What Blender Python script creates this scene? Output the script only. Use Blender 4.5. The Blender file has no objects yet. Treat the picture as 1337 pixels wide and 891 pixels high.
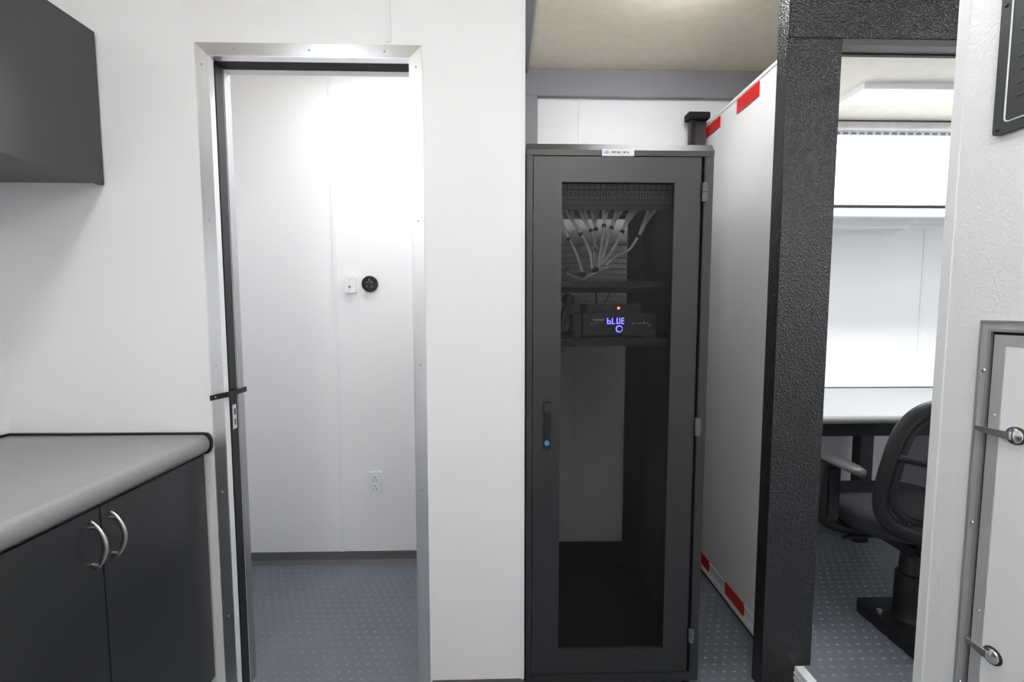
import bpy, bmesh, math, random
from mathutils import Vector, Matrix, Euler
random.seed(7)
SC = bpy.context.scene
COL = SC.collection

# ------------------------------------------------------------------ camera
cam_d = bpy.data.cameras.new('camera')
cam = bpy.data.objects.new('camera', cam_d); COL.objects.link(cam)
cam_d.sensor_width = 36.0
cam_d.lens = 578.0 / 1337.0 * 36.0
cam_d.clip_start = 0.02
cam.location = (0, 0, 1.307)
cam.rotation_euler = (math.radians(90 - 4.14), 0, math.radians(-1.44))
SC.camera = cam

# ------------------------------------------------------------------ world
w = bpy.data.worlds.new('world'); SC.world = w
w.use_nodes = True
w.node_tree.nodes['Background'].inputs[0].default_value = (0.9, 0.95, 1.0, 1)
w.node_tree.nodes['Background'].inputs[1].default_value = 0.05
SC.view_settings.view_transform = 'Standard'
SC.view_settings.look = 'None'
SC.view_settings.gamma = 1.0
SC.view_settings.use_curve_mapping = False
SC.view_settings.exposure = 0.55
SC.cycles.max_bounces = 10
SC.cycles.diffuse_bounces = 6
SC.cycles.transparent_max_bounces = 12

P_MAIN = 20.0      # long ceiling lights of the front room, each
P_DOWN = 2.6      # each downlight of the small room, one an added fill
P_SLIDE = 11.5     # linear light in the raised office
E_A, E_B, E_C, E_FILL = 10.0, 10.0, 16.5, 8.0   # lens emission of the ceiling lights, the last an added fill
LIGHTCOL = (0.955, 0.975, 1.0)

def area_light(name, loc, sx, sy, power, parent=None, col=LIGHTCOL):
    d = bpy.data.lights.new(name, 'AREA'); d.shape = 'RECTANGLE'
    d.size = sx; d.size_y = sy; d.energy = power; d.color = col
    o = bpy.data.objects.new(name, d); COL.objects.link(o); o.location = loc
    if parent: adopt(o, parent)
    return o

# ------------------------------------------------------------------ materials
def lin(c):
    c = c / 255.0
    return c / 12.92 if c <= 0.04045 else ((c + 0.055) / 1.055) ** 2.4
def rgb(r, g, b): return (lin(r), lin(g), lin(b), 1)

def mat(name, col, rough=0.5, metal=0.0, bump=0.0, bscale=200.0, spec=0.5, kind='noise',
        var=0.0, vscale=8.0, col2=None, stretch=None, coat=0.0, bdist=0.002):
    m = bpy.data.materials.new(name); m.use_nodes = True
    nt = m.node_tree; b = nt.nodes['Principled BSDF']
    b.inputs['Base Color'].default_value = col
    b.inputs['Roughness'].default_value = rough
    b.inputs['Metallic'].default_value = metal
    b.inputs['Specular IOR Level'].default_value = spec
    b.inputs['Coat Weight'].default_value = coat
    tc = nt.nodes.new('ShaderNodeTexCoord')
    src = tc.outputs['Object']
    if stretch:
        mp = nt.nodes.new('ShaderNodeMapping'); mp.inputs['Scale'].default_value = stretch
        nt.links.new(src, mp.inputs['Vector']); src = mp.outputs['Vector']
    if col2 is not None or var > 0:
        n = nt.nodes.new('ShaderNodeTexNoise'); n.inputs['Scale'].default_value = vscale
        n.inputs['Detail'].default_value = 4
        nt.links.new(src, n.inputs['Vector'])
        r = nt.nodes.new('ShaderNodeValToRGB')
        r.color_ramp.elements[0].position = 0.35; r.color_ramp.elements[1].position = 0.65
        if col2 is None:
            col2 = tuple(max(0, x * (1 - var)) for x in col[:3]) + (1,)
        r.color_ramp.elements[0].color = col2; r.color_ramp.elements[1].color = col
        nt.links.new(n.outputs['Fac'], r.inputs['Fac'])
        nt.links.new(r.outputs['Color'], b.inputs['Base Color'])
    if bump > 0:
        if kind == 'noise':
            t = nt.nodes.new('ShaderNodeTexNoise'); t.inputs['Detail'].default_value = 3; o = t.outputs['Fac']
        else:
            t = nt.nodes.new('ShaderNodeTexVoronoi'); o = t.outputs['Distance']
        t.inputs['Scale'].default_value = bscale
        nt.links.new(src, t.inputs['Vector'])
        bp = nt.nodes.new('ShaderNodeBump'); bp.inputs['Strength'].default_value = bump
        bp.inputs['Distance'].default_value = bdist
        nt.links.new(o, bp.inputs['Height']); nt.links.new(bp.outputs['Normal'], b.inputs['Normal'])
    return m

def emit(name, col, s):
    m = bpy.data.materials.new(name); m.use_nodes = True
    b = m.node_tree.nodes['Principled BSDF']
    b.inputs['Base Color'].default_value = col
    b.inputs['Emission Color'].default_value = col
    b.inputs['Emission Strength'].default_value = s
    return m

def screen(name, col, opaque, rough=0.5):
    """woven / perforated sheet: part solid, part open"""
    m = bpy.data.materials.new(name); m.use_nodes = True
    nt = m.node_tree; b = nt.nodes['Principled BSDF']; out = nt.nodes['Material Output']
    b.inputs['Base Color'].default_value = col; b.inputs['Roughness'].default_value = rough
    t = nt.nodes.new('ShaderNodeBsdfTransparent'); mx = nt.nodes.new('ShaderNodeMixShader')
    mx.inputs[0].default_value = opaque
    nt.links.new(t.outputs[0], mx.inputs[1]); nt.links.new(b.outputs[0], mx.inputs[2])
    nt.links.new(mx.outputs[0], out.inputs['Surface'])
    return m

M = dict(
    wall=mat('white_panel', rgb(240, 240, 241), 0.42, bump=0.10, bscale=260),
    wall_peb=mat('white_pebbled_panel', rgb(240, 240, 241), 0.38, bump=0.6, bscale=190, bdist=0.003),
    batten=mat('white_batten', rgb(236, 237, 238), 0.3),
    alu=mat('brushed_aluminium', (0.86, 0.87, 0.89, 1), 0.36, 1.0, bump=0.05, bscale=60, var=0.10, vscale=3, stretch=(6, 6, 0.4)),
    alu_head=mat('dimmed_cross_brushed_aluminium', (0.64, 0.65, 0.68, 1), 0.30, 1.0, bump=0.05, bscale=60, var=0.10, vscale=3, stretch=(0.4, 6, 6)),  # cross-brushed, with the head strip's darker reflection put into the base colour
    alu_dull=mat('mill_aluminium', (0.55, 0.555, 0.57, 1), 0.38, 1.0, var=0.12, vscale=4, stretch=(5, 5, 0.6)),
    chrome=mat('chrome', (0.9, 0.9, 0.9, 1), 0.16, 0.9),
    hatch_alu=mat('satin_aluminium', (0.60, 0.605, 0.615, 1), 0.45, 0.45, var=0.10, vscale=4, stretch=(5, 5, 0.6)),
    hatch_shade=mat('shaded_aluminium', (0.42, 0.42, 0.43, 1), 0.45, 0.5),  # shaded copy of the satin aluminium, shade put into the colour
    nickel=mat('satin_nickel', (0.66, 0.64, 0.62, 1), 0.28, 1.0),
    laminate=mat('black_laminate', rgb(28, 29, 32), 0.30, bump=0.03, bscale=500, spec=1.0),
    laminate_edge=mat('black_edge', rgb(20, 20, 22), 0.4),
    counter=mat('speckled_grey_laminate', rgb(154, 154, 154), 0.35, col2=rgb(138, 138, 138), vscale=420),
    rack=mat('black_powder_coat', rgb(35, 35, 37), 0.42, bump=0.06, bscale=900, spec=0.85),
    rack_in=mat('rack_inner_black', rgb(30, 30, 32), 0.5),
    hinge=mat('grey_steel_hinge', rgb(96, 96, 98), 0.4),
    dark=mat('black_seal_and_gap_shade', rgb(14, 14, 15), 0.7),  # near-black for seals and for shade painted into gaps
    post=mat('black_pebbled_vinyl', rgb(13, 13, 15), 0.28, bump=0.8, bscale=185, kind='voronoi', col2=rgb(29, 29, 31), vscale=160, bdist=0.0034, spec=0.8),  # lighter specks in the colour stand in for glints on the pebbles
    floor=mat('blue_grey_rubber', rgb(113, 118, 126), 0.42, var=0.12, vscale=5),
    stud=mat('rubber_stud', rgb(128, 133, 141), 0.36),
    ceil=mat('beige_ceiling_cloth', rgb(242, 234, 217), 0.9, bump=0.3, bscale=300, col2=rgb(236, 227, 209), vscale=22),
    ceil2=mat('pale_ceiling_cloth', rgb(222, 219, 208), 0.85, bump=0.2, bscale=300, var=0.06, vscale=18),
    trim=mat('grey_trim_paint', rgb(142, 143, 147), 0.45),
    base=mat('taupe_vinyl_base', rgb(98, 95, 94), 0.5),
    gloss=mat('glossy_white_panel', rgb(243, 243, 244), 0.22, coat=0.2),
    red=mat('red_reflective_tape', rgb(214, 24, 20), 0.3),
    white=mat('white_plastic', rgb(235, 236, 237), 0.35),
    off=mat('pale_plastic', rgb(214, 215, 216), 0.4),
    valance=mat('pale_grey_valance', rgb(196, 197, 199), 0.4),
    desk=mat('pale_desk_laminate', rgb(176, 177, 178), 0.6),
    desk_edge=mat('grey_desk_edge', rgb(132, 132, 132), 0.45),
    blackp=mat('black_plastic', rgb(21, 21, 23), 0.38),
    arm=mat('grey_armrest_polyurethane', rgb(62, 61, 61), 0.38),
    fabric=mat('charcoal_seat_fabric', rgb(38, 38, 42), 0.85, bump=0.4, bscale=700),
    cable=mat('grey_cable', rgb(188, 188, 188), 0.45),
    cable_dk=mat('black_cable', rgb(22, 22, 24), 0.5),
    blue=mat('blue_lock', rgb(70, 150, 200), 0.3),
    bluelogo=mat('blue_print', rgb(110, 160, 225), 0.5),
    greyprint=mat('grey_print', rgb(120, 120, 124), 0.6),
    slot=mat('dark_slot', rgb(70, 70, 72), 0.6),
    port=mat('port_cream', rgb(150, 140, 132), 0.5),
    mesh=screen('perforated_steel', rgb(16, 16, 17), 0.42),
    chairmesh=screen('chair_mesh', rgb(26, 26, 28), 0.78, 0.8),
    lamp=emit('lamp_diffuser', (1, 1, 1, 1), 6.0),
    led_blue=emit('blue_display', (0.10, 0.09, 1.0, 1), 9.0),
    led_red=emit('red_led', (1.0, 0.06, 0.04, 1), 10.0),
    whiteline=mat('white_line', rgb(225, 228, 228), 0.4),
    panelblk=mat('black_wall_panel', rgb(58, 60, 62), 0.38),
)

# ------------------------------------------------------------------ helpers
def adopt(o, root):
    o.parent = root
    o.matrix_parent_inverse = Matrix.Translation(-Vector(root.location)) if root.parent is None else Matrix.Translation(-Vector(root.location))

def tag(o, label=None, cat=None, group=None, kind=None):
    if label: o['label'] = label
    if cat: o['category'] = cat
    if group: o['group'] = group
    if kind: o['kind'] = kind
    return o

def thing(name, loc, label, cat, group=None):
    o = bpy.data.objects.new(name, None); COL.objects.link(o)
    o.location = loc; o.empty_display_size = 0.05
    return tag(o, label, cat, group)

def link(name, bm, m, parent=None, smooth=False):
    bmesh.ops.recalc_face_normals(bm, faces=bm.faces)
    me = bpy.data.meshes.new(name); bm.to_mesh(me); bm.free()
    # object origin at the middle of its base
    xs = [v.co for v in me.vertices]
    lo = Vector((min(v.x for v in xs), min(v.y for v in xs), min(v.z for v in xs)))
    hi = Vector((max(v.x for v in xs), max(v.y for v in xs), max(v.z for v in xs)))
    org = Vector(((lo.x + hi.x) / 2, (lo.y + hi.y) / 2, lo.z))
    me.transform(Matrix.Translation(-org))
    o = bpy.data.objects.new(name, me); COL.objects.link(o); o.location = org
    if smooth is not False:
        for p in me.polygons: p.use_smooth = True
        if smooth is not True:
            me.set_sharp_from_angle(angle=math.radians(smooth))
    me.materials.append(M[m] if isinstance(m, str) else m)
    if parent is not None:
        o.parent = parent
        wl = parent.location.copy()
        p = parent.parent
        while p is not None:
            wl = wl + p.location; p = p.parent
        o.location = org - wl
    return o

def add_box(bm, x0, x1, y0, y1, z0, z1, bev=0.0, seg=2):
    r = bmesh.ops.create_cube(bm, size=1.0)
    vs = r['verts']
    for v in vs:
        v.co = Vector(((x0 + x1) / 2 + v.co.x * (x1 - x0), (y0 + y1) / 2 + v.co.y * (y1 - y0), (z0 + z1) / 2 + v.co.z * (z1 - z0)))
    if bev > 0:
        es = list({e for v in vs for e in v.link_edges})
        bmesh.ops.bevel(bm, geom=es, offset=bev, segments=seg, affect='EDGES', clamp_overlap=True)
    return vs

def box(name, x0, x1, y0, y1, z0, z1, m, parent=None, bev=0.0, seg=2):
    bm = bmesh.new(); add_box(bm, x0, x1, y0, y1, z0, z1, bev, seg)
    return link(name, bm, m, parent, smooth=35 if bev > 0 else False)

def boxes(name, lst, m, parent=None, bev=0.0):
    bm = bmesh.new()
    for b in lst: add_box(bm, *b, bev=bev)
    return link(name, bm, m, parent, smooth=35 if bev > 0 else False)

def prism(name, pts, axis, a, b, m, parent=None, bev=0.0, seg=2, smooth=35):
    """closed polygon pts (2-D) swept along axis from a to b. axis X: pts=(y,z); Y: (x,z); Z: (x,y)"""
    bm = bmesh.new()
    def P(p, t):
        return {'X': (t, p[0], p[1]), 'Y': (p[0], t, p[1]), 'Z': (p[0], p[1], t)}[axis]
    v0 = [bm.verts.new(P(p, a)) for p in pts]; v1 = [bm.verts.new(P(p, b)) for p in pts]
    n = len(pts)
    bm.faces.new(v0); bm.faces.new(v1[::-1])
    for i in range(n):
        bm.faces.new((v0[i], v0[(i + 1) % n], v1[(i + 1) % n], v1[i]))
    if bev > 0:
        es = [e for e in bm.edges if len(e.link_faces) == 2 and e.calc_face_angle(0) > 0.6]
        bmesh.ops.bevel(bm, geom=es, offset=bev, segments=seg, affect='EDGES', clamp_overlap=True)
    return link(name, bm, m, parent, smooth=smooth)

def rrect(x0, x1, y0, y1, r, n=6):
    out = []
    for cx, cy, a0 in ((x1 - r, y1 - r, 0), (x0 + r, y1 - r, 90), (x0 + r, y0 + r, 180), (x1 - r, y0 + r, 270)):
        for k in range(n + 1):
            a = math.radians(a0 + 90 * k / n)
            out.append((cx + r * math.cos(a), cy + r * math.sin(a)))
    return out

def spline(pts, n=8):
    pts = [Vector(p) for p in pts]
    q = [pts[0] * 2 - pts[1]] + pts + [pts[-1] * 2 - pts[-2]]
    out = []
    for i in range(1, len(q) - 2):
        for k in range(n):
            t = k / n
            a, b, c, d = q[i - 1], q[i], q[i + 1], q[i + 2]
            out.append(0.5 * ((2 * b) + (-a + c) * t + (2 * a - 5 * b + 4 * c - d) * t * t + (-a + 3 * b - 3 * c + d) * t ** 3))
    out.append(pts[-1])
    return out

def add_tube(bm, path, r, n=10, closed=False, flat=(1, 1), up=(0, 0, 1)):
    path = [Vector(p) for p in path]; N = len(path); rings = []
    upv = Vector(up)
    for i, p in enumerate(path):
        if closed: t = path[(i + 1) % N] - path[i - 1]
        else: t = path[min(i + 1, N - 1)] - path[max(i - 1, 0)]
        t.normalize()
        s = t.cross(upv)
        if s.length < 1e-4: s = t.cross(Vector((1, 0, 0)))
        s.normalize(); u = s.cross(t)
        rr = r(i / max(1, N - 1)) if callable(r) else r
        rings.append([bm.verts.new(p + s * (math.cos(2 * math.pi * k / n) * rr * flat[0]) + u * (math.sin(2 * math.pi * k / n) * rr * flat[1])) for k in range(n)])
    for i in range(N if closed else N - 1):
        a, b = rings[i], rings[(i + 1) % N]
        for k in range(n):
            bm.faces.new((a[k], a[(k + 1) % n], b[(k + 1) % n], b[k]))
    if not closed:
        bm.faces.new(rings[0][::-1]); bm.faces.new(rings[-1])

def tube(name, path, r, m, parent=None, **k):
    bm = bmesh.new(); add_tube(bm, path, r, **k)
    return link(name, bm, m, parent, smooth=60)

def lathe(name, prof, origin, axis, m, parent=None, n=24):
    """prof: (radius, distance along axis)"""
    bm = bmesh.new(); ax = Vector(axis).normalized()
    u = ax.orthogonal().normalized(); v = ax.cross(u); o = Vector(origin)
    rings = []
    for r, d in prof:
        if r < 1e-6: rings.append([bm.verts.new(o + ax * d)])
        else: rings.append([bm.verts.new(o + ax * d + (u * math.cos(2 * math.pi * k / n) + v * math.sin(2 * math.pi * k / n)) * r) for k in range(n)])
    for a, b in zip(rings[:-1], rings[1:]):
        for k in range(n):
            k2 = (k + 1) % n
            if len(a) == 1 and len(b) > 1: bm.faces.new((a[0], b[k], b[k2]))
            elif len(b) == 1 and len(a) > 1: bm.faces.new((a[k], a[k2], b[0]))
            elif len(a) > 1: bm.faces.new((a[k], a[k2], b[k2], b[k]))
    return link(name, bm, m, parent, smooth=40)

def S(o, label=None): return tag(o, label, kind='structure')

def screw(loc, axis, parent, r=0.004, m='alu_dull'):
    return lathe('screw', [(r, 0), (r * 0.8, 0.0012), (r * 0.35, 0.0018), (0, 0.0012)], loc, axis, m, parent, n=10)

# ------------------------------------------------------------------ key dimensions
YA = 1.41          # front face of the partition with the doorway
YAB = 1.51         # its back face
YB = 2.22          # rear trailer wall
ZC = 2.45          # ceiling
XL = -1.55         # left wall
YN = -0.60         # near side wall, behind the camera
XP0, XP1 = 0.03, 0.076   # partition end beside the rack
XR = 0.97          # right wall face
YR = 0.96          # its end
ZS = 0.09          # raised office floor
YS = 2.319         # back wall of the raised office

# ------------------------------------------------------------------ shell
floor = S(box('floor', XL - 0.1, 1.0, YN, YB + 0.1, -0.05, 0.0, 'floor'), 'blue-grey studded rubber floor of the trailer')
platform = S(box('floor_platform', 1.033, 2.75, YN, YS + 0.1, 0.0, ZS, 'floor'), 'raised blue-grey studded rubber floor under the office chair')

def studs(name, x0, x1, y0, y1, z, parent):
    bm = bmesh.new(); dx, dy = 0.038, 0.033; row = 0; y = y0
    while y < y1:
        x = x0 + (dx / 2 if row % 2 else 0)
        while x < x1:
            a, b, hh = 0.0072, 0.0042, 0.0016
            base = [(-a, 0), (-a * .4, -b), (a * .4, -b), (a, 0), (a * .4, b), (-a * .4, b)]
            lo = [bm.verts.new((x + p, y + q, z)) for p, q in base]
            hi = [bm.verts.new((x + p * .7, y + q * .7, z + hh)) for p, q in base]
            bm.faces.new(hi)
            for k in range(6): bm.faces.new((lo[k], lo[(k + 1) % 6], hi[(k + 1) % 6], hi[k]))
            x += dx
        y += dy; row += 1
    o = link(name, bm, 'stud', parent)
    o['kind'] = 'stuff'
    return o
studs('stud_pattern', -1.5, 0.02, 1.06, YB - 0.04, 0.0, floor)
studs('stud_pattern', 0.10, 0.985, 1.06, YB - 0.04, 0.0, floor)
studs('stud_pattern', 1.05, 2.3, 1.0, YS - 0.05, ZS, platform)

S(boxes('ceiling', [(XL - 0.1, 1.06, YN, 1.404, ZC, ZC + 0.05), (XL - 0.1, 2.75, 1.404, YB + 0.1, ZC, ZC + 0.05)], 'ceil'), 'beige cloth ceiling above the server rack')
S(box('wall_left', XL - 0.1, XL, YN, YB + 0.1, 0, ZC, 'wall'), 'white side wall behind the counter')
S(box('wall_behind', XL, 2.75, YN - 0.1, YN, 0, ZC, 'wall'), 'white wall on the near side of the trailer')
wb = S(boxes('wall_rear', [(XL, 0.990, YB, YB + 0.1, 0, ZC), (0.990, 2.75, YB, YB + 0.1, 2.20, ZC)], 'wall'), 'white rear wall seen through the doorway and above the rack')
box('batten', -0.826, -0.806, YB - 0.004, YB, 0.06, ZC, 'batten', wb, bev=0.001)
box('batten', 0.380, 0.396, YB - 0.004, YB, 0.06, ZC, 'batten', wb, bev=0.001)

# front partition: two skins with the pocket between them
DX0, DX1, DZ = -0.877, -0.275, 2.066
wa = boxes('wall_front', [
    (XL, DX0, YA, 1.431, 0, ZC), (XL, DX0, 1.478, YAB, 0, ZC),
    (DX0, DX1, YA, 1.431, DZ, ZC), (DX0, DX1, 1.478, YAB, DZ, ZC),
    (DX1, XP1 - 0.006, YA, YAB, 0, ZC)], 'wall')
S(wa, 'white partition wall around the open doorway')
box('batten', -0.346, -0.330, YA - 0.004, YA, 2.112, ZC, 'batten', wa, bev=0.001)
box('end_cap', XP1 - 0.012, XP1, YA - 0.003, YAB, 0.0, ZC, 'batten', wa, bev=0.0015)
S(box('wall_divider', XP0, XP1 - 0.006, YAB, YB, 0, ZC, 'wall'), 'white divider wall between small room and rack alcove')

def baseboard(name, x0, x1, yf, parent=None, z=0.0, hb=0.06):
    # cove profile, proud of the wall and flaring at the foot, facing -Y
    pts = [(yf, z), (yf, z + hb), (yf - 0.003, z + hb), (yf - 0.005, z + 0.018), (yf - 0.016, z + 0.004), (yf - 0.018, z)]
    return prism(name, pts, 'X', x0, x1, 'base', parent)
S(baseboard('baseboard_rear', XL, XP0, YB), 'dark taupe vinyl baseboard at the foot of the small room wall')
S(baseboard('baseboard_front', DX1 + 0.042, XP1, YA), 'dark taupe vinyl baseboard right of the doorway')
S(baseboard('baseboard_alcove', XP1, 0.998, YB), 'dark taupe vinyl baseboard behind the server rack')
S(baseboard('baseboard_office', 1.06, 2.7, YS, z=ZS), 'dark taupe vinyl baseboard under the desk')

# ------------------------------------------------------------------ door casing (aluminium angle, mitred)
cs = thing('trim_1', ((DX0 + DX1) / 2, YA, 0), 'brushed aluminium casing with mitred corners around the doorway', None)
cs['kind'] = 'structure'
CW = 0.037; yf = YA - 0.0035
def casing(pts, m_='alu', name='casing_strip'):
    return prism(name, pts, 'Y', yf, YA, m_, cs, bev=0.0006, seg=1)
XO0, XO1, ZO = DX0 - CW, DX1 + CW, DZ + CW
casing([(XO0, 0), (DX0, 0), (DX0, DZ), (XO0, ZO)])
casing([(DX1, 0), (XO1, 0), (XO1, ZO), (DX1, DZ)])
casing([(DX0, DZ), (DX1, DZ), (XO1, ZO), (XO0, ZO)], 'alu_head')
for x in (DX0 - CW / 2, DX1 + CW / 2):
    for z in (0.30, 0.72, 1.13, 1.58, 2.04):
        screw((x, yf, z), (0, -1, 0), cs, 0.0032)
for x in (-0.80, -0.575, -0.35):
    screw((x, yf, DZ + CW / 2), (0, -1, 0), cs, 0.0032)
# returns
box('jamb_return', DX0 - 0.0005, DX0 + 0.0025, YA - 0.0035, 1.429, 0, DZ, 'batten', cs)
box('jamb_return', DX0 - 0.0005, DX0 + 0.0025, 1.480, YAB + 0.003, 0, DZ, 'alu_dull', cs)
box('head_return', DX0, DX1, YA - 0.0035, 1.434, DZ - 0.0025, DZ + 0.0005, 'alu', cs)
box('head_return', DX0, DX1, 1.484, YAB + 0.003, DZ - 0.0025, DZ + 0.0005, 'batten', cs)
box('sliding_track', DX0, DX1, 1.4345, 1.4835, DZ - 0.002, DZ + 0.022, 'dark', cs)
box('jamb_return', DX1 - 0.0025, DX1 + 0.0005, YA - 0.0035, YAB + 0.003, 0, DZ, 'alu', cs)

# pocket door slid into the wall
pd = thing('door_1', (-1.2, 1.454, 0.008), 'pocket door slid into the wall, showing its black edge', None)
pd['kind'] = 'structure'
box('slab', -1.50, -0.883, 1.438, 1.470, 0.008, DZ - 0.008, 'white', pd)
box('edge_seal', -0.884, -0.874, 1.434, 1.474, 0.008, DZ - 0.008, 'blackp', pd, bev=0.001)
lp = box('latch_plate', -0.8745, -0.8725, 1.443, 1.463, 0.915, 0.995, 'off', pd, bev=0.0008)
boxes('latch_slot', [(-0.8728, -0.8718, 1.449, 1.457, 0.962, 0.982), (-0.8728, -0.8718, 1.450, 1.456, 0.928, 0.948)], 'slot', lp)
bm = bmesh.new()
# strap: across the casing, round the corner and back along the door edge
prof = [((-0.916, 1.4030), 1.026), ((-0.872, 1.4030), 1.036), ((-0.866, 1.4045), 1.037), ((-0.864, 1.412), 1.037), ((-0.864, 1.505), 1.037)]
ring = []
for i, ((x, y), z) in enumerate(prof):
    if i + 1 < len(prof): t = Vector(prof[i + 1][0]) - Vector((x, y))
    else: t = Vector((x, y)) - Vector(prof[i - 1][0])
    t = Vector((t.x, t.y)).normalized(); nrm = Vector((t.y, -t.x)) * 0.0035
    ring.append([bm.verts.new((x + s * nrm.x, y + s * nrm.y, z + zz)) for s, zz in ((0, -.0085), (1, -.0085), (1, .0085), (0, .0085))])
for a, b in zip(ring[:-1], ring[1:]):
    for k in range(4): bm.faces.new((a[k], a[(k + 1) % 4], b[(k + 1) % 4], b[k]))
bm.faces.new(ring[0][::-1]); bm.faces.new(ring[-1])
st = link('door_strap', bm, 'blackp', pd)
screw((-0.897, 1.3990, 1.030), (0, -1, 0), st, 0.0028)

# ------------------------------------------------------------------ grey trims of the rack alcove
t2 = S(box('trim_2', XP1, 2.70, YB - 0.030, YB, 2.325, ZC, 'trim', bev=0.0015), 'grey painted beam across the top of the alcove wall')
t3 = S(box('trim_3', XP1 - 0.0, 0.178, YB - 0.028, YB, 0.0, 2.325, 'trim', bev=0.0015), 'grey painted upright left of the alcove wall')
t4 = S(box('trim_4', XP1, 0.126, YAB - 0.1, YB - 0.03, ZC - 0.022, ZC, 'trim'), 'grey strip along the ceiling beside the partition end')
box('edge_bead', 0.126, 0.132, YAB - 0.1, YB - 0.03, ZC - 0.024, ZC, 'alu_dull', t4)

# ------------------------------------------------------------------ slide-out side wall (white, red tape)
XSL = 0.998
sw = box('wall_slide', XSL, XSL + 0.035, 1.45, 2.235, 0.022, 2.190, 'gloss')
S(sw, 'glossy white side wall of the slide-out room with red tape')
box('edge_rail', XSL - 0.004, XSL + 0.036, 1.45, 2.238, 2.186, 2.204, 'white', sw, bev=0.003)
box('edge_rail', XSL - 0.004, XSL + 0.036, 2.226, 2.242, 0.03, 2.19, 'white', sw, bev=0.003)
box('edge_rail', XSL - 0.005, XSL + 0.036, 1.45, 2.236, 0.016, 0.036, 'white', sw, bev=0.003)
box('edge_rail', XSL - 0.003, XSL + 0.010, 1.45, 2.226, 0.088, 0.094, 'white', sw, bev=0.001)
box('edge_rail', XSL - 0.003, XSL + 0.010, 1.45, 2.226, 0.044, 0.048, 'white', sw, bev=0.001)
box('bottom_shade', XSL + 0.002, XSL + 0.034, 1.45, 2.236, 0.0005, 0.016, 'dark', sw)  # dark strip painted in as the shadow under the wall
for y0, y1, z0, z1 in ((2.048, 2.218, 2.132, 2.180), (1.745, 1.905, 2.126, 2.182), (2.017, 2.19, 0.048, 0.098), (1.711, 1.860, 0.045, 0.098)):
    box('reflective_tape', XSL - 0.0042, XSL + 0.001, y0, y1, z0, z1, 'red', sw)

# black slide column behind it
lc = thing('slide_column', (0.955, 2.17, 0), 'black steel slide column behind the white slide-out wall', 'column')
box('column_face', 0.905, 0.930, 2.150, 2.185, 0.0, 2.205, 'blackp', lc, bev=0.002)
box('column_web', 0.930, 0.985, 2.165, 2.190, 0.0, 2.205, 'rack', lc)
box('cap', 0.886, 0.992, 2.135, 2.19, 2.205, 2.237, 'dark', lc, bev=0.004)

# ------------------------------------------------------------------ black portal of the slide-out
pt = thing('trim_5', (1.2, 1.405, 0), 'black pebbled post and header framing the raised office', None)
pt['kind'] = 'structure'
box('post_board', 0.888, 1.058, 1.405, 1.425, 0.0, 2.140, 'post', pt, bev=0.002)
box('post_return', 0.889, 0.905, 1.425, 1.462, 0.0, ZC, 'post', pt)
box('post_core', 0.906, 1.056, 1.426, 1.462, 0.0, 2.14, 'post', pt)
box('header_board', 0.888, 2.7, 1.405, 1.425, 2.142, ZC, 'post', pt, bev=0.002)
box('header_lip', 1.058, 2.7, 1.406, 1.448, 2.122, 2.141, 'slot', pt)
box('header_seal', 1.058, 2.7, 1.4485, 1.462, 2.118, 2.141, 'dark', pt)
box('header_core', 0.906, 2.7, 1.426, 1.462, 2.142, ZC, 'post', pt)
box('edge_bead', 0.8865, 0.8895, 1.4035, 1.4065, 0, ZC, 'blackp', pt)
screw((0.905, 1.405, 2.17), (0, -1, 0), pt, 0.004, 'blackp')
screw((1.03, 1.405, 0.62), (0, -1, 0), pt, 0.003, 'blackp')

# white edge of the raised floor
t6 = box('trim_6', 1.0, 1.033, YN, 1.404, 0.0, 0.091, 'white', bev=0.002)
S(t6, 'white ribbed edge rail of the raised floor below the black post')
for z in (0.022, 0.045, 0.062):
    box('rib', 0.9975, 1.001, YN, 1.403, z, z + 0.008, 'white', t6)

# ------------------------------------------------------------------ raised office shell
S(box('wall_office_back', 1.033, 2.75, YS, YS + 0.06, ZS, 2.15, 'wall'), 'white back wall above the office desk')
S(box('wall_office_right', 2.70, 2.75, YN, YS, ZS, ZC, 'wall'), 'white far side wall of the raised office')
S(box('wall_office_left', 1.0331, 1.05, 1.462, YS, ZS, 2.12, 'wall'), 'white inner side of the slide-out room')
S(box('ceiling_office', 1.034, 2.70, 1.462, YS, 2.121, 2.16, 'ceil2'), 'pale cloth ceiling of the raised office')
S(box('roof_office', 1.034, 2.70, 1.463, YB - 0.031, 2.162, 2.195, 'white'), 'white roof of the slide-out room above the office ceiling')
S(box('ceiling_entry', 1.06, 2.75, YN, 1.404, ZC, ZC + 0.05, 'ceil2'), 'pale ceiling in front of the raised office')
bt = box('trim_7', 2.238, 2.256, YS - 0.004, YS, 0.89, 1.73, 'batten'); S(bt, 'white seam strip on the wall above the desk')

# ------------------------------------------------------------------ right wall near the camera
wr = S(box('wall_right', XR, XR + 0.045, YN, YR - 0.004, 0, ZC, 'wall_peb'), 'white pebbled wall with the access hatch on the right')
box('edge_trim', XR - 0.002, XR + 0.047, YR - 0.024, YR, 0.0, ZC, 'batten', wr, bev=0.0015)

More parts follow.
